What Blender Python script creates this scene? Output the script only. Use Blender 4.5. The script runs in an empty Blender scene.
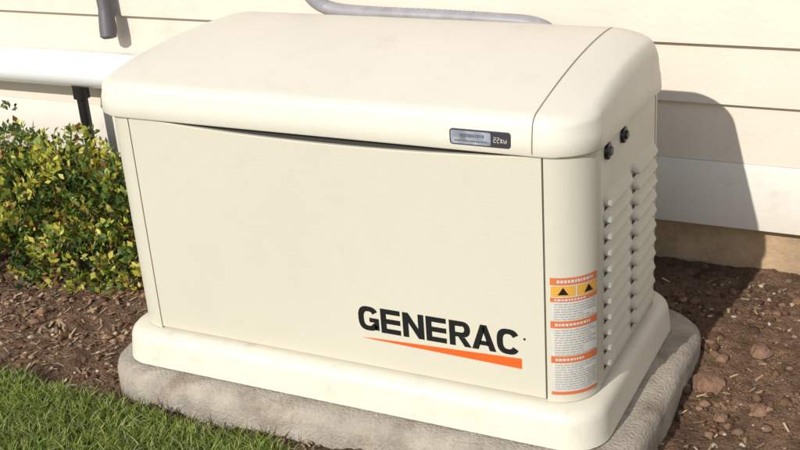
import bpy, bmesh, numpy as np, math, random
from mathutils import Matrix, Vector, noise
random.seed(7); rng=np.random.default_rng(7)
sc=bpy.context.scene
X0,X1,Y0=.035,1.185,.04
D,B,W,T,L=.612,.0924,.614,.752,.668
GZ=-.08; WY=1.0
RC=.085
# ---------------- helpers ----------------
def link(o): sc.collection.objects.link(o); return o
def empty(name,loc=(0,0,0)):
    o=bpy.data.objects.new(name,None); o.location=loc; o.empty_display_size=.1; return link(o)
def mesh(name,verts,faces,mat=None,parent=None,smooth=False,autosm=None):
    m=bpy.data.meshes.new(name); m.from_pydata([tuple(v) for v in verts],[],[tuple(f) for f in faces]); m.update()
    bm=bmesh.new(); bm.from_mesh(m); bmesh.ops.recalc_face_normals(bm,faces=bm.faces); bm.to_mesh(m); bm.free()
    if smooth:
        m.polygons.foreach_set('use_smooth',[True]*len(m.polygons))
        if autosm:
            m.set_sharp_from_angle(angle=math.radians(autosm))
    o=link(bpy.data.objects.new(name,m))
    if mat: m.materials.append(mat)
    if parent: o.parent=parent
    return o
def box(name,x0,x1,y0,y1,z0,z1,mat,parent=None,bevel=0,seg=2):
    bm=bmesh.new();bmesh.ops.create_cube(bm,size=1)
    for v in bm.verts: v.co=Vector((x0+(v.co.x+.5)*(x1-x0),y0+(v.co.y+.5)*(y1-y0),z0+(v.co.z+.5)*(z1-z0)))
    if bevel: bmesh.ops.bevel(bm,geom=bm.edges[:],offset=bevel,segments=seg,affect='EDGES',profile=.5)
    m=bpy.data.meshes.new(name);bm.to_mesh(m);bm.free();m.materials.append(mat)
    if bevel:
        m.polygons.foreach_set('use_smooth',[True]*len(m.polygons)); m.set_sharp_from_angle(angle=math.radians(40))
    o=link(bpy.data.objects.new(name,m))
    if parent:o.parent=parent
    return o
def rrect(x0,x1,y0,y1,r,n=8,m=10,dome=0):
    r=max(min(r,(x1-x0)/2-1e-4,(y1-y0)/2-1e-4),1e-4)
    P=[]
    cs=[(x1-r,y0+r,-90),(x1-r,y1-r,0),(x0+r,y1-r,90),(x0+r,y0+r,180)]
    for k,(cx,cy,a0) in enumerate(cs):
        arc=[(cx+r*math.cos(math.radians(a0+90*i/n)),cy+r*math.sin(math.radians(a0+90*i/n))) for i in range(n+1)]
        P+=arc
        nx,ny,na=cs[(k+1)%4]
        q=(nx+r*math.cos(math.radians(na)),ny+r*math.sin(math.radians(na)))
        a=arc[-1]
        for i in range(1,m): P.append((a[0]+(q[0]-a[0])*i/m,a[1]+(q[1]-a[1])*i/m))
    return P
def loft(name,rings,mat,parent=None,cap0=True,cap1=True,autosm=40):
    n=len(rings[0]); V=[v for r in rings for v in r]; F=[]
    for k in range(len(rings)-1):
        for i in range(n):
            j=(i+1)%n; F.append((k*n+i,k*n+j,(k+1)*n+j,(k+1)*n+i))
    if cap0: F.append(tuple(range(n))[::-1])
    if cap1: F.append(tuple(range((len(rings)-1)*n,len(rings)*n)))
    return mesh(name,V,F,mat,parent,True,autosm)
def tube(name,pts,r,mat,parent=None,n=16,rfun=None,caps=True):
    pts=[Vector(p) for p in pts]; V=[];F=[]
    up=Vector((0,0,1)); prev=None
    for i,p in enumerate(pts):
        t=(pts[min(i+1,len(pts)-1)]-pts[max(i-1,0)]).normalized()
        if prev is None:
            a=t.cross(up) if abs(t.z)<.9 else t.cross(Vector((1,0,0)))
        else: a=prev-t*prev.dot(t)
        a.normalize(); b=t.cross(a); prev=a
        rr=rfun(i) if rfun else r
        for k in range(n):
            an=2*math.pi*k/n; V.append(p+a*math.cos(an)*rr+b*math.sin(an)*rr)
    for i in range(len(pts)-1):
        for k in range(n):
            j=(k+1)%n; F.append((i*n+k,i*n+j,(i+1)*n+j,(i+1)*n+k))
    if caps: F.append(tuple(range(n))[::-1]); F.append(tuple(range((len(pts)-1)*n,len(pts)*n)))
    return mesh(name,V,F,mat,parent,True,50)
def mat(name,col,rough=.5,var=.0,vscale=8,bump=0,bscale=200,col2=None,spec=.5,metal=0,bump2=0,b2scale=8,attr=None,dirt=0,dcol=(.30,.22,.14),dscale=9,dthr=.58):
    m=bpy.data.materials.new(name); m.use_nodes=True; nt=m.node_tree; N=nt.nodes; Lk=nt.links
    b=N['Principled BSDF']; b.inputs['Roughness'].default_value=rough; b.inputs['Metallic'].default_value=metal
    b.inputs['Specular IOR Level'].default_value=spec
    tc=N.new('ShaderNodeTexCoord'); src=None
    if attr:
        a=N.new('ShaderNodeAttribute'); a.attribute_name=attr; src=a.outputs['Color']
    elif var or col2:
        no=N.new('ShaderNodeTexNoise'); no.inputs['Scale'].default_value=vscale; no.inputs['Detail'].default_value=8; no.inputs['Roughness'].default_value=.65
        Lk.new(tc.outputs['Object'],no.inputs['Vector'])
        cr=N.new('ShaderNodeValToRGB'); cr.color_ramp.elements[0].position=.32; cr.color_ramp.elements[1].position=.68
        c1=[max(0,c*(1-var)) for c in col]; c2=list(col2) if col2 else [min(1,c*(1+var)) for c in col]
        if col2: c1=list(col)
        cr.color_ramp.elements[0].color=(*c1,1); cr.color_ramp.elements[1].color=(*c2,1)
        Lk.new(no.outputs['Fac'],cr.inputs['Fac']); src=cr.outputs['Color']
    else: b.inputs['Base Color'].default_value=(*col,1)
    if src is not None and dirt:
        dn=N.new('ShaderNodeTexNoise'); dn.inputs['Scale'].default_value=dscale; dn.inputs['Detail'].default_value=12; dn.inputs['Roughness'].default_value=.75
        Lk.new(tc.outputs['Object'],dn.inputs['Vector'])
        mr=N.new('ShaderNodeMapRange'); mr.inputs['From Min'].default_value=dthr; mr.inputs['From Max'].default_value=dthr+.16; mr.inputs['To Max'].default_value=dirt
        Lk.new(dn.outputs['Fac'],mr.inputs['Value'])
        mx=N.new('ShaderNodeMixRGB'); mx.inputs['Color2'].default_value=(*dcol,1)
        Lk.new(mr.outputs['Result'],mx.inputs['Fac']); Lk.new(src,mx.inputs['Color1']); src=mx.outputs['Color']
    if src is not None: Lk.new(src,b.inputs['Base Color'])
    last=None
    for st,s in ((bump,bscale),(bump2,b2scale)):
        if st:
            n2=N.new('ShaderNodeTexNoise'); n2.inputs['Scale'].default_value=s; n2.inputs['Detail'].default_value=5
            Lk.new(tc.outputs['Object'],n2.inputs['Vector'])
            bp=N.new('ShaderNodeBump'); bp.inputs['Strength'].default_value=st; bp.inputs['Distance'].default_value=.01 if st==bump else .05
            Lk.new(n2.outputs['Fac'],bp.inputs['Height'])
            if last: Lk.new(last.outputs['Normal'],bp.inputs['Normal'])
            last=bp
    if last: Lk.new(last.outputs['Normal'],b.inputs['Normal'])
    return m
def leafmat(name,attr='col',trans=.3):
    m=bpy.data.materials.new(name); m.use_nodes=True; nt=m.node_tree; N=nt.nodes; Lk=nt.links
    b=N['Principled BSDF']; b.inputs['Roughness'].default_value=.45
    a=N.new('ShaderNodeAttribute'); a.attribute_name=attr; Lk.new(a.outputs['Color'],b.inputs['Base Color'])
    t=N.new('ShaderNodeBsdfTranslucent'); Lk.new(a.outputs['Color'],t.inputs['Color'])
    mx=N.new('ShaderNodeMixShader'); mx.inputs[0].default_value=trans
    Lk.new(b.outputs[0],mx.inputs[1]); Lk.new(t.outputs[0],mx.inputs[2]); Lk.new(mx.outputs[0],N['Material Output'].inputs['Surface'])
    return m
def bulk(name,V,F,C,material,smooth=False):
    V=np.asarray(V,np.float32);F=np.asarray(F,np.int32);k=F.shape[1]
    m=bpy.data.meshes.new(name); m.vertices.add(len(V)); m.vertices.foreach_set('co',V.ravel())
    m.loops.add(F.size); m.loops.foreach_set('vertex_index',F.ravel())
    m.polygons.add(len(F)); m.polygons.foreach_set('loop_start',np.arange(0,F.size,k,dtype=np.int32)); m.polygons.foreach_set('loop_total',np.full(len(F),k,np.int32))
    m.update(); m.validate()
    at=m.color_attributes.new('col','FLOAT_COLOR','CORNER')
    C4=np.ones((len(F),k,4),np.float32); C4[:,:,:3]=np.asarray(C)[:,None,:]
    at.data.foreach_set('color',C4.ravel())
    if smooth: m.polygons.foreach_set('use_smooth',[True]*len(F))
    m.materials.append(material)
    return link(bpy.data.objects.new(name,m))
# ---------------- materials ----------------
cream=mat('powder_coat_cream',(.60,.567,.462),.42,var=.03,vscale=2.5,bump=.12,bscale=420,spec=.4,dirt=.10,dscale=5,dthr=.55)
creamlid_lit=mat('powder_coat_lid_lit',(.72,.68,.58),.38,var=.03,vscale=2.5,bump=.12,bscale=420,spec=.4,dirt=.14,dscale=7,dthr=.55)  # same coat as the door, lightened to paint in light on the lid
plinthM=mat('powder_coat_plinth',(.70,.655,.54),.45,var=.04,vscale=4,bump=.12,bscale=420,spec=.4,dirt=.28,dscale=14,dthr=.54)
seamM=mat('seam_shadow_gap',(.22,.19,.13),.8)
dark=mat('dark_cavity',(.03,.028,.025),.8)
black=mat('black_vinyl',(.012,.012,.013),.35)
orange=mat('orange_vinyl',(.74,.12,.02),.35)
lorange=mat('label_orange',(.62,.16,.055),.45,var=.05,vscale=40)
lwhite=mat('label_white',(.60,.575,.53),.4,var=.06,vscale=30)
lyellow=mat('label_yellow',(.68,.36,.06),.4)
lgrey=mat('label_grey_print',(.36,.34,.31),.5)
silver=mat('badge_silver',(.40,.42,.50),.3,var=.45,vscale=45,metal=.4)
concrete=mat('pad_concrete',(.37,.325,.265),.9,var=.25,vscale=12,bump=.6,bscale=140,bump2=.15,b2scale=14,dirt=.6,dcol=(.17,.10,.06),dscale=7,dthr=.52)
siding=mat('painted_siding',(.68,.60,.50),.6,var=.05,vscale=3,bump=.15,bscale=60,dirt=.15,dscale=4,dthr=.55)
trimM=mat('painted_trim',(.74,.69,.61),.5,var=.03,vscale=5,bump=.1,bscale=50,dirt=.25,dscale=6,dthr=.55)
found=mat('foundation_concrete',(.40,.28,.17),.9,var=.25,vscale=10,bump=.5,bscale=60)
pvc=mat('white_pvc',(.80,.80,.80),.3,var=.03,vscale=5,dirt=.15,dscale=8)
greyp=mat('grey_conduit',(.33,.32,.33),.35,var=.15,vscale=20)
stubm=mat('dark_grey_rubber',(.12,.11,.12),.5)
# ---------------- generator ----------------
gen=empty('standby_generator')
rings=[]
for z,i in ((0.001,0.004),(.004,0.0),(B-.034,.006),(B-.022,.010),(B-.013,.018),(B-.009,.027),(B-.006,.045),(B-.004,.075)):
    rings.append([(x,y,z) for x,y in rrect(0+i,1.22-i,0+i,W+.04-i,.085-i*.5,8,10)])
loft('base_plinth',rings,plinthM,gen,True,True,50)
ins=.009
loft('body_core',[[(x,y,z) for x,y in rrect(X0+ins,X1-ins,Y0+ins,W-ins,RC-ins)] for z in (B-.006,D+.02)],dark,gen)
def post(name,cx,cy,a0,a1):
    n=10;R=RC
    out=[(cx+R*math.cos(math.radians(a0+(a1-a0)*i/n)),cy+R*math.sin(math.radians(a0+(a1-a0)*i/n))) for i in range(n+1)]
    R2=RC-.02
    inn=[(cx+R2*math.cos(math.radians(a0+(a1-a0)*i/n)),cy+R2*math.sin(math.radians(a0+(a1-a0)*i/n))) for i in range(n+1)]
    poly=out+inn[::-1]
    loft(name,[[(x,y,z) for x,y in poly] for z in (B-.004,D+.012)],cream,gen,True,True,35)
post('corner_post_1',X0+RC,Y0+RC,180,270)
post('corner_post_2',X1-RC,Y0+RC,270,360)
post('corner_post_3',X1-RC,W-RC,0,90)
post('corner_post_4',X0+RC,W-RC,90,180)
def door():
    x0,x1=X0+RC+.0014,X1-RC-.0012; y0,y1=Y0-.0008,Y0+.02; zb=B-.001; n=48
    V=[];F=[]
    def top(x):
        s=(x-x0-.07)/(x1-x0-.09); s=min(max(s,0),1)
        return D-.001-.017*math.sin(math.pi*s)**.7
    e=.0025
    for i in range(n+1):
        t=i/n; x=x0+(x1-x0)*t
        xe=min(max(x,x0+e),x1-e)
        zt=top(x)
        V+= [(x,y1,zb),(x,y0+e,zb),(xe,y0,zb+e),(xe,y0,zt-e),(x,y0+e,zt),(x,y1,zt)]
    for i in range(n):
        a=i*6;b=a+6
        for k in range(5): F.append((a+k,b+k,b+k+1,a+k+1))
        F.append((a+5,b+5,b,a))
    F.append(tuple(range(6)));F.append(tuple(range(n*6,n*6+6)))
    return mesh('front_door',V,F,cream,gen,True,30)
door()
box('back_panel',X0+RC+.002,X1-RC-.002,W-.02,W,B-.001,D+.01,cream,gen,.002)
box('side_panel_plain',X0,X0+.02,Y0+RC+.002,W-RC-.002,B-.001,D+.01,cream,gen,.002)
box('louver_side_panel',X1-.02,X1-.001,Y0+RC+.002,W-RC-.002,B-.001,D+.01,cream,gen,.002)
ya,yb=Y0+RC+.018,W-RC-.008
def louver(y0,y1,z,h=.03,dep=.014):
    V=[];F=[];n=14
    prof=[(0,0),(0.25,.35),(.55,.75),(.8,.97),(.93,1.0),(1.0,.8),(1.0,0)]
    for i in range(n+1):
        t=i/n; y=y0+(y1-y0)*t
        k=min(1,min(t,1-t)/.08); k=math.sin(k*math.pi/2)
        for a,b in prof: V.append((X1-.0015+dep*b*k,y,z+h-a*h*(.55+.45*k)))
    m=len(prof)
    for i in range(n):
        for j in range(m-1): F.append((i*m+j,(i+1)*m+j,(i+1)*m+j+1,i*m+j+1))
    F.append(tuple(range(m)));F.append(tuple(range(n*m,n*m+m)))
    return V,F
VV=[];FF=[]; DV=[];DF=[]
nl=11; zl0,zl1=.125,.515; st=(zl1-zl0)/nl
for c,(a,b) in enumerate(((ya,(ya+yb)/2-.010),((ya+yb)/2+.010,yb))):
    for k in range(nl):
        v,f=louver(a,b,zl0+k*st,h=st*.76)
        o=len(VV); VV+=v; FF+=[tuple(i+o for i in q) for q in f]
        o=len(DV); z=zl0+k*st
        DV+=[(X1-.0002,a+.008,z-.008),(X1-.0002,b-.008,z-.008),(X1-.0002,b-.008,z+.001),(X1-.0002,a+.008,z+.001)]; DF.append((o,o+1,o+2,o+3))
mesh('side_louvers',VV,FF,cream,gen,True,50)
mesh('louver_slot_shade',DV,DF,dark,gen)  # flat dark strips at the slots, painting the shade lines under the louvers
for k,(y,z) in enumerate(((.165,.592),(.272,.592))):
    tube('side_lock_%d'%(k+1),[(X1-.003,y,z),(X1+.004,y,z),(X1+.006,y,z)],.0,black,gen,20,rfun=lambda i:[.0175,.0175,.0155][i])
    tube('side_lock_cap_%d'%(k+1),[(X1+.005,y,z),(X1+.011,y,z),(X1+.012,y,z)],.0,stubm if k==0 else black,gen,16,rfun=lambda i:[.010,.009,.006][i])
# lid
lx0,lx1,ly0,ly1=.008,1.194,.030,W+.010
YR=.50
def crown(x,y):
    v=(y-ly0)/(YR-ly0)
    z=L+.014+(T-L-.014)*(1-abs(1-min(v,1))**1.8) if v<1 else T-(T-L)*.35*((y-YR)/(ly1-YR))**2
    d=min(x-lx0,lx1-x)
    if d<.115: z-=.034*((.115-d)/.115)**1.6*(0.35+.65*min(max(v,0),1))
    return z
def lidz(x,y,d):
    F=.022
    drop=0
    if d<F: drop=(1-math.sqrt(max(0,1-((F-d)/F)**2)))
    c=crown(x,y)
    return c-(c-L)*drop
rings=[]
n,mm=12,36
def outl(i,r=.095): return rrect(lx0+i,lx1-i,ly0+i,ly1-i,r-i*.6 if i<.1 else .03,n,mm)
rings.append([(x,y,D+.012) for x,y in outl(.02)])
rings.append([(x,y,D+.001) for x,y in outl(.008)])
rings.append([(x,y,D) for x,y in outl(.003)])
rings.append([(x,y,D+.004) for x,y in outl(0)])
rings.append([(x,y,D+.035) for x,y in outl(.002)])
rings.append([(x,y,L-.010) for x,y in outl(.0045)])
ds=[.0,.001,.003,.006,.010,.014,.018,.022,.03,.045,.055,.07,.09,.12,.15,.18,.21,.24,.265,.285]
for d in ds: rings.append([(x,y,lidz(x,y,d)) for x,y in outl(.006+d)])
loft('lid',rings,creamlid_lit,gen,True,True,60)
def ribbon(name,path,wid,off,material,axis='x'):
    V=[];F=[]
    for i,(x,y,z) in enumerate(path):
        a=Vector(path[max(i-1,0)]);b=Vector(path[min(i+1,len(path)-1)]); t=(b-a).normalized()
        nrm=t.cross(Vector((-1,0,0))).normalized()
        if nrm.z<0 and abs(nrm.y)<.9: nrm=-nrm
        p=Vector((x,y,z))+nrm*off
        V+=[p-Vector((wid/2,0,0)),p+Vector((wid/2,0,0))]
    for i in range(len(path)-1): F.append((2*i,2*i+1,2*i+3,2*i+2))
    return mesh(name,V,F,material,gen)
xs=lx1-.112
path=[(xs,ly0,D+.006),(xs,ly0+.002,D+.035),(xs,ly0+.0045,L-.010)]
for d in ds+[.32,.35,.4,.44,.47,.5]:
    y=ly0+.006+d
    if y<ly1-.045: path.append((xs,y,lidz(xs,y,d)))
ribbon('lid_seam',path,.0022,.0009,seamM)
def patch(a0,a1,z0,z1,off,nn=10):
    cx,cy=X1-RC,Y0+RC; R=RC+off; V=[];F=[]
    for i in range(nn+1):
        a=math.radians(a0+(a1-a0)*i/nn)
        V+=[(cx+R*math.cos(a),cy+R*math.sin(a),z0),(cx+R*math.cos(a),cy+R*math.sin(a),z1)]
    for i in range(nn): F.append((2*i,2*i+2,2*i+3,2*i+1))
    return V,F
groups={}
def addp(key,v,f):
    V,F=groups.setdefault(key,([],[])); o=len(V); V+=v; F+=[tuple(i+o for i in q) for q in f]
A0,A1=-84,-14
zt,zb=.366,.106; H=zt-zb
addp('w',*patch(A0,A1,zb,zt,.0006))
def band(k,a0,a1,f0,f1,off=.0011): addp(k,*patch(a0,a1,zt-f1*H,zt-f0*H,off))
band('o',A0,A1,0,.06);band('y',A0+1,-50.5,.068,.155);band('y',-48.5,A1-1,.068,.155)
band('o',A0,A1,.163,.20);band('o',A0,A1,.36,.42);band('o',A0,A1,.66,.72);band('o',A0,A1,.972,1.0)
def tri(ac,f0,f1,wa,key,off):
    cx,cy=X1-RC,Y0+RC;R=RC+off;V=[]
    for a,f in ((ac-wa,f1),(ac+wa,f1),(ac,f0)):
        a=math.radians(a); V.append((cx+R*math.cos(a),cy+R*math.sin(a),zt-f*H))
    addp(key,V,[(0,1,2)])
tri(-67,.078,.14,7,'t',.0022);tri(-31,.078,.14,7,'t',.0022)
for f in np.concatenate([np.arange(.215,.35,.021),np.arange(.435,.65,.021),np.arange(.735,.96,.021)]):
    a=A0+5; end=A1-4-random.choice([0,0,0,8,20])
    while a<end-2:
        w=random.uniform(3,11); b=min(a+w,end)
        band('g',a,b,f,f+.008); a=b+1.6
def words(f0,f1,a0,a1):
    a=a0
    while a<a1-2:
        w=random.uniform(2.2,4.5); band('wt',a,min(a+w,a1),f0,f1,.0016); a+=w+1.1
words(.018,.042,A0+9,A1-9);words(.174,.189,A0+6,A1-20);words(.380,.400,A0+6,A1-12);words(.680,.700,A0+6,A1-25)
MM={'w':lwhite,'o':lorange,'y':lyellow,'t':black,'g':lgrey,'wt':lwhite}
NM={'w':'warning_label','o':'label_orange_bands','y':'label_yellow_panels','t':'label_symbols','g':'label_fine_print','wt':'label_heading_print'}
for k,(V,F) in groups.items(): mesh(NM[k],V,F,MM[k],gen,True)
# lettering
LV=[];LF=[]
yf=Y0-.0014
tx0,tx1=.670,1.046; tz0,tz1=.180,.238; ch=tz1-tz0
cell=(tx1-tx0)/7
def glyph(c,k):
    w=cell*.93
    def tf(q): x=tx0+k*cell+q[0]*w; return (x,yf,tz0+q[1]*ch+(x-tx0)*.004)
    def poly(P):
        o=len(LV); LV.extend(tf(p) for p in P); LF.append(tuple(range(o,o+len(P))))
    def ring(a0,a1,Sx,Sy,n=26,cx=.5,cy=.5,rx=.5,ry=.5,e=2.7):
        o=len(LV)
        for i in range(n+1):
            a=math.radians(a0+(a1-a0)*i/n); cs,sn=math.cos(a),math.sin(a)
            X=math.copysign(abs(cs)**(2/e),cs);Y=math.copysign(abs(sn)**(2/e),sn)
            LV.append(tf((cx+rx*X,cy+ry*Y))); LV.append(tf((cx+(rx-Sx)*X,cy+(ry-Sy)*Y)))
        for i in range(n): LF.append((o+2*i,o+2*i+1,o+2*i+3,o+2*i+2))
    S=.27;H_=.205
    if c=='C': ring(30,330,S,H_)
    if c=='G': ring(32,332,S,H_); poly([(.54,.36),(.54,.54),(1,.54),(1,.36)]); poly([(.76,.359),(1,.359),(1,.05),(.80,.05)])
    if c=='E':
        poly([(.02,0),(.02+S,0),(.02+S,1),(.02,1)])
        for y in (0,.4,1-H_): poly([(.021+S,y),(.96,y),(.96,y+H_),(.021+S,y+H_)])
    if c=='N':
        poly([(0,0),(S,0),(S,.60),(S,1),(0,1)]); poly([(1-S,0),(1,0),(1,1),(1-S,1)]); poly([(S+.001,1),(S+.001,.60),(1-S-.001,0),(1-S-.001,.40)])
    if c=='R':
        poly([(.02,0),(.02+S,0),(.02+S,1),(.02,1)])
        poly([(.021+S,1-H_),(.6,1-H_),(.6,1),(.021+S,1)]); poly([(.021+S,.37),(.6,.37),(.6,.37+H_*.9),(.021+S,.37+H_*.9)])
        ring(90,-90,S*.98,H_*.95,n=14,cx=.601,cy=.685,rx=.37,ry=.315,e=2.3)
        poly([(.42,.369),(.72,.369),(1.02,0),(.70,0)])
    if c=='A':
        poly([(-.04,0),(.25,0),(.545,.80),(.5,1),(.36,1)]); poly([(1.04,0),(.75,0),(.455,.80),(.5,1),(.64,1)]); poly([(.30,.19),(.70,.19),(.66,.37),(.34,.37)])
for k,c in enumerate('GENERAC'): glyph(c,k)
mesh('brand_lettering',LV,LF,black,gen)
mesh('brand_swoosh',[(.672,yf,.1605),(1.046,yf,.1525),(1.046,yf,.1765),(.70,yf,.163)],[(0,1,2,3)],orange,gen)
tube('trademark_dot',[(1.053,yf+.0012,.222),(1.053,yf,.222)],.0026,black,gen,12)
def rpoly(x0,x1,z0,z1,r,y,n=6):
    return [(a,y,b) for a,b in rrect(x0,x1,z0,z1,r,n,2)]
def slab(name,x0,x1,z0,z1,r,y0,y1,m):
    return loft(name,[rpoly(x0,x1,z0,z1,r,y1),rpoly(x0,x1,z0,z1,r,y0+.0008),rpoly(x0+.0006,x1-.0006,z0+.0006,z1-.0006,r,y0)],m,gen,True,True,30)
by=ly0+.002
badge_dk=mat('badge_dark',(.05,.045,.055),.25)
slab('model_badge',.915,1.040,.624,.655,.006,by-.003,by+.004,badge_dk)
slab('model_badge_plate',.918,1.001,.6265,.6525,.004,by-.0042,by,silver)
bt=[];bf=[]
def bq(x0,x1,z0,z1,y=by-.0048):
    o=len(bt); bt.extend([(x0,y,z0),(x1,y,z0),(x1,y,z1),(x0,y,z1)]); bf.append((o,o+1,o+2,o+3))
x=.938
while x<.985: w=random.uniform(.0015,.003); bq(x,x+w,.641,.6475); x+=w+.0018
x=.926
while x<.992: w=random.uniform(.001,.003); bq(x,x+w,.632,.635); x+=w+.0014
mesh('badge_print',bt,bf,mat('badge_ink',(.10,.10,.14),.4),gen)
# numerals "22" + "kW" as strokes
bt=[];bf=[]
def seg(x,z,w,h,segs,t=.0011):
    for a,b,c_,d_ in segs: bq(x+a*w,x+a*w+max(c_*w,t),z+b*h,z+b*h+max(d_*h,t),by-.0042)
two=[(0,0,1,0),(0,.06,0,.44),(0,.5,1,0),(.8,.56,0,.36),(0,.9,1,0)]
seg(1.0065,.6345,.0048,.0105,two);seg(1.0135,.6345,.0048,.0105,two)
seg(1.021,.6345,.004,.0075,[(0,0,0,1.2),(.4,.2,0,.7),(.75,0,0,.3),(.75,.75,0,.3)]);seg(1.027,.6345,.006,.0075,[(0,0,0,1),(.45,0,0,.6),(.85,0,0,1),(0,0,1,0)])
mesh('badge_numerals',bt,bf,lwhite,gen)
# ---------------- concrete pad ----------------
pr=[]
for z,i in ((GZ-.06,0),(-.030,0.0),(-.018,.003),(-.008,.012),(-.002,.022),(0,.04)):
    pr.append([(x+noise.noise(Vector((x*6,y*6,z*9)))*.004+noise.noise(Vector((x*30,y*30,z*50)))*.0015,y+noise.noise(Vector((x*6,y*6,5+z*9)))*.004+noise.noise(Vector((x*30,y*30,9+z*50)))*.0015,z) for x,y in rrect(-.052+i,1.292-i,-.05+i,.735-i,.16-i*.5,16,50)])
loft('concrete_pad',pr,concrete,None,True,True,60)
# ---------------- house wall ----------------
house=empty('house_wall')
zt0,zt1=.120,.304
box('foundation',-7,8,WY+.035,WY+.3,-.6,zt0+.01,found,house)
box('skirt_board',-7,8,WY-.014,WY+.3,zt0,zt1,trimM,house,.003)
exp=.156; z=zt1+.001; k=0
while z<3.2:
    V=[];yb_,yt_=WY-.010,WY+.012
    for x in (-7,8): V+=[(x,yb_,z),(x,yt_,z+exp+.012),(x,WY+.2,z+exp+.012),(x,WY+.2,z)]
    mesh('siding_board_%d'%(k+1),V,[(0,1,5,4),(1,2,6,5),(2,3,7,6),(3,0,4,7),(0,3,2,1),(4,5,6,7)],siding,house)
    z+=exp; k+=1
# ---------------- pipes ----------------
pg=empty('drain_pipe')
py=WY-.09; pz=.455; pr_=.060
tube('pipe_run',[(-4,py,pz-.02),(-.2,py,pz+.0)],pr_,pvc,pg,32)
tube('pipe_elbow',[(-.2+.09*math.sin(a),py,pz-.09+.09*math.cos(a)) for a in np.linspace(0,math.pi/2,8)]+[(-.11,py,-.1)],pr_,pvc,pg,28)
vp=empty('vent_fitting')
vx=-.86; vy=WY-.10
tube('fitting_pipe',[(vx,vy,pz-.07),(vx,vy,.02),(vx,vy,-.1)],.018,black,vp,18)
tube('fitting_collar',[(vx,vy,pz-.058),(vx,vy,pz-.10)],.027,black,vp,18)
hc=empty('hose_stub')
hx=-.745
hp=[(hx-.02,WY-.035,1.3),(hx-.02,WY-.035,.80),(hx-.012,WY-.036,.72),(hx,WY-.045,.64),(hx+.006,WY-.055,.58)]
tube('hose_body',hp,.023,stubm,hc,16)
tube('hose_tip',[hp[-2],hp[-1],(hx+.009,WY-.062,.557),(hx+.010,WY-.063,.552)],.026,stubm,hc,16,rfun=lambda i:[.024,.028,.026,.016][i])
cd=empty('flexible_conduit')
P=[]
ctl=[(-.02,WY-.03,1.15),(-.015,WY-.03,.95),(-.005,WY-.03,.80),(.02,WY-.035,.73),(.06,WY-.04,.69),(.13,WY-.045,.672),(.25,WY-.05,.668),(.45,WY-.05,.667),(.62,WY-.055,.665),(.74,WY-.06,.660),(.80,WY-.08,.635),(.82,WY-.12,.57),(.82,WY-.17,.45),(.82,WY-.22,.2)]
def cr(p0,p1,p2,p3,t): return tuple(.5*((2*b)+(-a+c)*t+(2*a-5*b+4*c-d)*t*t+(-a+3*b-3*c+d)*t**3) for a,b,c,d in zip(p0,p1,p2,p3))
for i in range(1,len(ctl)-2):
    m_=24
    for j in range(m_): P.append(cr(ctl[i-1],ctl[i],ctl[i+1],ctl[i+2],j/m_))
tube('conduit_run',P,.016,greyp,cd,14,rfun=lambda i:.020+.0014*(i%2))
# ---------------- ground ----------------
def gh(x,y):
    rise=.07*min(max((y-.35)/.6,0),1)**1.2 if x>.6 else .05*min(max((y-.2)/.8,0),1)
    h=noise.noise(Vector((x*5,y*5,0)))*.018+noise.noise(Vector((x*17,y*17,3)))*.010+noise.noise(Vector((x*48,y*48,8)))*.006+noise.noise(Vector((x*110,y*110,8)))*.0035
    near=1 if abs(x)<5 and abs(y)<5 else 0
    return GZ+rise+h*near
def axis(a,b,st,lo,hi):
    mid=list(np.arange(a,b+1e-6,st)); l=[];s=st;v=a
    while v>lo: s*=1.5; v-=s; l.append(v)
    r=[];s=st;v=mid[-1]
    while v<hi: s*=1.5; v+=s; r.append(v)
    return l[::-1]+mid+r
gx=axis(-1.5,2.0,.008,-150,150); gy=axis(-.25,1.05,.008,-150,150)
V=[(x,y,gh(x,y)) for y in gy for x in gx]; nx=len(gx)
F=[(j*nx+i,j*nx+i+1,(j+1)*nx+i+1,(j+1)*nx+i) for j in range(len(gy)-1) for i in range(nx-1)]
soil=mat('soil',(.10,.052,.027),.95,col2=(.29,.17,.095),vscale=16,bump=1.0,bscale=160,bump2=.5,b2scale=40)
g=mesh('ground',V,F,soil,None,True)
def clods(name,N,xr,yr,smin,smax,cols,material,power=3):
    base=bmesh.new(); bmesh.ops.create_icosphere(base,subdivisions=1,radius=1); bv=np.array([v.co[:] for v in base.verts]); bf=np.array([[v.index for v in f.verts] for f in base.faces]); base.free()
    Vs=[];Fs=[];Cs=[]
    for i in range(N):
        x,y=rng.uniform(*xr),rng.uniform(*yr)
        if -.03<x<1.28 and -.03<y<.72: continue
        if y>WY+.02: continue
        if noise.noise(Vector((x*6,y*6,20)))<-.05 and rng.random()<.8: continue
        s=smin+(smax-smin)*rng.random()**power
        v=bv*(1+rng.uniform(-.35,.35,(len(bv),1)))*np.array([s*rng.uniform(.7,1.4),s*rng.uniform(.7,1.2),s*rng.uniform(.4,.8)])
        a=rng.uniform(0,6.28); c_,s_=math.cos(a),math.sin(a)
        v=v@np.array([[c_,s_,0],[-s_,c_,0],[0,0,1]])+np.array([x,y,gh(x,y)+s*.1])
        Fs.append(bf+len(Vs)*len(bv)); Vs.append(v)
        c=np.array(cols[rng.integers(len(cols))])*rng.uniform(.7,1.25)*(1 if x>.6 else 1.3); Cs.append(np.repeat(c[None],len(bf),0))  # left side lightened: sunlit ground put into the colour
    return bulk(name,np.concatenate(Vs),np.concatenate(Fs),np.concatenate(Cs),material)
clodm=mat('clod',(.2,.1,.06),.95,attr='col',bump=.6,bscale=150)
clods('soil_clods',12000,(-1.4,2.1),(-.15,1.0),.0025,.016,[(.13,.07,.036),(.18,.10,.055),(.10,.052,.027),(.24,.145,.085)],clodm,power=5)
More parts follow.
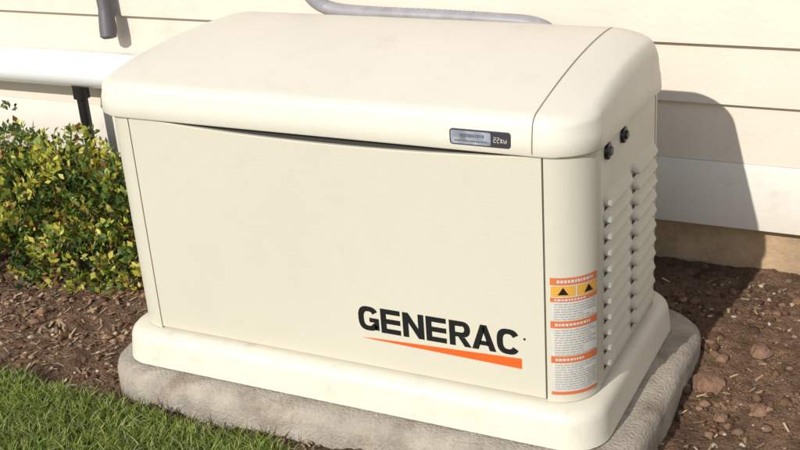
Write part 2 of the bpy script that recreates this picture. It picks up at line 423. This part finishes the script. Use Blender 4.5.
clods('gravel',1500,(-1.3,2.1),(-.12,.98),.003,.011,[(.36,.28,.20),(.42,.34,.25),(.28,.19,.12)],clodm,power=4)
Vs=[];Fs=[];Cs=[];N=6500
for i in range(N):
    x=rng.uniform(-1.4,2.0);y=rng.uniform(-.12,.95)
    if -.04<x<1.29 and -.04<y<.73: continue
    if x>.6 and rng.random()<.8: continue
    l=rng.uniform(.004,.016);w=rng.uniform(.001,.005);a=rng.uniform(0,6.28);t=rng.uniform(-.4,.4);z=gh(x,y)+.005
    d=np.array([math.cos(a)*math.cos(t),math.sin(a)*math.cos(t),math.sin(t)]);q=np.array([-math.sin(a),math.cos(a),rng.uniform(-.3,.3)])
    c0=np.array([x,y,z]); o=len(Vs)
    Vs+=[c0-d*l-q*w,c0+d*l-q*w*.6,c0+d*l+q*w*.8,c0-d*l*.8+q*w];Fs.append((o,o+1,o+2,o+3))
    Cs.append(np.array([(.38,.28,.17),(.48,.38,.23),(.27,.17,.10),(.16,.08,.05)][rng.integers(4)])*rng.uniform(.7,1.1))
bulk('mulch',Vs,Fs,Cs,mat('mulch_chip',(.3,.2,.1),.8,attr='col'))
rockm=mat('rock',(.21,.12,.075),.9,var=.35,vscale=40,bump=.7,bscale=80)
for (x,y,s) in ((1.335,.47,.036),(1.43,.62,.022),(1.47,.40,.020),(1.39,.36,.016),(1.345,.58,.014)):
    bm=bmesh.new();bmesh.ops.create_icosphere(bm,subdivisions=4,radius=1)
    for v in bm.verts:
        c_=v.co.copy()
        k=1+.45*noise.noise(c_*1.1+Vector((x*9,y*5,0)))+.16*noise.noise(c_*3.1)+.05*noise.noise(c_*9)
        v.co=Vector((c_.x*1.15,c_.y,c_.z*.75))*k*s
    for pl in (Vector((.6,-.5,.6)),Vector((-.7,-.3,.5)),Vector((.1,-.9,.3)),Vector((0,.2,1))):
        pl.normalize()
        for v in bm.verts:
            dd=v.co.dot(pl)-s*.62
            if dd>0: v.co-=pl*dd*.85
    m=bpy.data.meshes.new('rock');bm.to_mesh(m);bm.free();m.materials.append(rockm)
    o=link(bpy.data.objects.new('rock',m));o.location=(x,y,gh(x,y)+s*.3)
# ---------------- lawn ----------------
def edge(x): return -.092+.014*math.sin(x*5+1)+.012*math.sin(x*17)+.006*math.sin(x*41)-(.03 if x>0 else 0)+(.02 if x<-.35 else 0)
xsL=axis(-2,2.5,.05,-150,150); V=[];F=[]
ysf=[0,.02,.05,.1,.2,.4,.8,1.6,4,12,40,150]
for x in xsL:
    for k,q in enumerate(ysf): V.append((x,edge(x) -q if abs(x)<6 else -.06-q,GZ+(-.012 if k==0 else .022)+(.01*noise.noise(Vector((x*6,q*6,2))) if k else 0)))
m_=len(ysf)
for i in range(len(xsL)-1):
    for j in range(m_-1): F.append((i*m_+j,(i+1)*m_+j,(i+1)*m_+j+1,i*m_+j+1))
lawnm=mat('lawn_base',(.05,.065,.018),.95,col2=(.13,.13,.045),vscale=40,bump=.8,bscale=150)
mesh('lawn',V,F,lawnm,None,True)
Vs=[];Fs=[];Cs=[]
def blades(N,xr,yr):
    x=rng.uniform(*xr,N);y=rng.uniform(*yr,N)
    for i in range(N):
        e=edge(x[i])
        if y[i]>e+rng.normal(0,.016): continue
        if x[i]>-.03 and y[i]>-.052: continue
        h=rng.uniform(.015,.045)*(1 if y[i]<e-.02 else .8);w=rng.uniform(.0010,.0022);a=rng.uniform(0,6.28)
        lx,lyy=rng.normal(0,.6,2)*h
        px,pyy=math.cos(a)*w,math.sin(a)*w; z=GZ+.018; o=len(Vs)
        Vs.extend([(x[i]-px,y[i]-pyy,z),(x[i]+px,y[i]+pyy,z),(x[i]+px*.8+lx*.35,y[i]+pyy*.8+lyy*.35,z+h*.6),(x[i]-px*.8+lx*.35,y[i]-pyy*.8+lyy*.35,z+h*.6),
          (x[i]+px*.1+lx,y[i]+pyy*.1+lyy,z+h*.95),(x[i]-px*.1+lx,y[i]-pyy*.1+lyy,z+h*.95)])
        Fs.extend([(o,o+1,o+2,o+3),(o+3,o+2,o+4,o+5)])
        k=rng.choice(5,p=[.27,.27,.26,.08,.12])
        c=np.array([(.17,.25,.04),(.23,.30,.05),(.30,.35,.09),(.09,.13,.025),(.42,.36,.16)][k])*rng.uniform(.8,1.2)*(1+.4*noise.noise(Vector((x[i]*9,y[i]*9,1))))
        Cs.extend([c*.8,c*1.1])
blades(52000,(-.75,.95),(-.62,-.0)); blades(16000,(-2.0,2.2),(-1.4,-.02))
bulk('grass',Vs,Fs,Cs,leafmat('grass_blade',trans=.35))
# ---------------- shrub ----------------
def shrub(name,blobs,nleaf,seed):
    r=np.random.default_rng(seed); Vs=[];Fs=[];Cs=[]
    tot=sum(b[3]*b[5] for b in blobs)
    for (cx,cy,cz,rx,ry,rz) in blobs:
        nc=int(nleaf*rx*rz/tot/7)
        for c in range(nc):
            u=r.normal(size=3);u/=np.linalg.norm(u); 
            if u[2]<-.5: u[2]*=-1
            rad=r.random()**.33
            rad*=1+.30*noise.noise(Vector(u*2.3)+Vector((cx*7,cy,0)))+r.normal(0,.06)
            p=np.array([cx,cy,cz])+u*rad*np.array([rx,ry,rz])
            pn=noise.noise(Vector(p*9)+Vector((4,0,0)))
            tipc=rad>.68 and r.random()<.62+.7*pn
            up=u*.7+np.array([0,0,.8])+r.normal(0,.3,3); up/=np.linalg.norm(up)
            for k in range(7):
                d=up+r.normal(0,.75,3); d/=np.linalg.norm(d)
                s=np.cross(d,r.normal(size=3)); s/=np.linalg.norm(s); nn=np.cross(d,s)
                l=r.uniform(.017,.032); w=l*r.uniform(.24,.34)
                q=p+r.normal(0,.009,3)+d*.003; o=len(Vs)
                Vs.extend([q,q+d*l*.5+s*w+nn*w*.3,q+d*l,q+d*l*.5-s*w+nn*w*.3]); Fs.append((o,o+1,o+2)); Fs.append((o,o+2,o+3))
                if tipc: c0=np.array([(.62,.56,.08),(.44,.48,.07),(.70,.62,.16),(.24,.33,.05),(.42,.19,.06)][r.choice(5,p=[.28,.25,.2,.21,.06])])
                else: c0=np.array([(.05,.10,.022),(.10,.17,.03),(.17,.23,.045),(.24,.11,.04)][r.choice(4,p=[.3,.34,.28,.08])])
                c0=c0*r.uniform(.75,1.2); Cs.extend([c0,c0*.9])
    ob=bulk(name+'_foliage',Vs,Fs,Cs,leafmat(name+'_leaf',trans=.35))
    root=empty(name); ob.parent=root; ob.name='foliage'
    bark=mat(name+'_bark',(.10,.06,.035),.9)
    V=[];F=[]
    for i in range(60):
        b=blobs[r.integers(len(blobs))]; gx_,gy_=b[0]+r.normal(0,.05),b[1]+r.normal(0,.04)
        u=r.normal(size=3);u[2]=abs(u[2]);u/=np.linalg.norm(u); e=np.array(b[:3])+u*.8*np.array(b[3:])
        s0=np.array([gx_,gy_,gh(gx_,gy_)-.01]); side=np.array([.003,0,0]);sd2=np.array([0,.003,0])
        o=len(V); mid=(s0+e)/2+np.array([0,0,.03])
        for q,k in ((s0,1.),(mid,.7),(e,.3)): V+=[q-side*k,q+sd2*k,q+side*k,q-sd2*k]
        for a in (0,4):
            for j in range(4): F.append((o+a+j,o+a+(j+1)%4,o+a+4+(j+1)%4,o+a+4+j))
    mesh('stems',V,F,bark,root)
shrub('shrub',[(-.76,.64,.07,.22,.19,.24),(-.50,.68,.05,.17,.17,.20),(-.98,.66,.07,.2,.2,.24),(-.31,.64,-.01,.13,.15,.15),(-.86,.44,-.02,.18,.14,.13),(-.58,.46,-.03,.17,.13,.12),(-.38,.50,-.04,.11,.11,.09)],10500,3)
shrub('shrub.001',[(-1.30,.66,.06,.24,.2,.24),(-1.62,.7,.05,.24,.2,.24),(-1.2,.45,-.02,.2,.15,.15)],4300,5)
# ---------------- light ----------------
d=Vector((.19,1.0,-.62)).normalized()
sun=bpy.data.lights.new('sun','SUN');sun.energy=3.95;sun.angle=math.radians(.5);sun.color=(1,.955,.885)
so=link(bpy.data.objects.new('sun',sun));so.rotation_euler=d.to_track_quat('-Z','Y').to_euler()
w=bpy.data.worlds.new("World");sc.world=w;w.use_nodes=True;nt=w.node_tree
sk=nt.nodes.new('ShaderNodeTexSky');sk.sky_type='NISHITA';sk.sun_disc=False
sk.sun_elevation=math.asin(-d.z);sk.sun_rotation=math.atan2(-d.x,-d.y)
nt.links.new(sk.outputs[0],nt.nodes['Background'].inputs[0]);nt.nodes['Background'].inputs[1].default_value=.12
# ---------------- camera ----------------
def R(yaw,pitch,roll):
    cy,sy=math.cos(yaw),math.sin(yaw)
    f=Vector((-sy*math.cos(pitch),cy*math.cos(pitch),-math.sin(pitch)))
    r=Vector((cy,sy,0)); u=r.cross(f)
    return r*math.cos(roll)+u*math.sin(roll), -r*math.sin(roll)+u*math.cos(roll),f
r,u,f=R(.4384,.3807,-.04905)
cc=bpy.data.cameras.new('camera');cam=link(bpy.data.objects.new('camera',cc));sc.camera=cam
cam.matrix_world=Matrix(((r[0],u[0],-f[0],1.768),(r[1],u[1],-f[1],-1.729),(r[2],u[2],-f[2],1.248),(0,0,0,1)))
cc.sensor_width=36;cc.lens=1072/800*36;cc.shift_x=(400-467.1)/800;cc.shift_y=(219.8-225)/800;cc.clip_end=1000;cc.clip_start=.05
sc.view_settings.view_transform='Standard';sc.view_settings.look='None';sc.view_settings.exposure=0
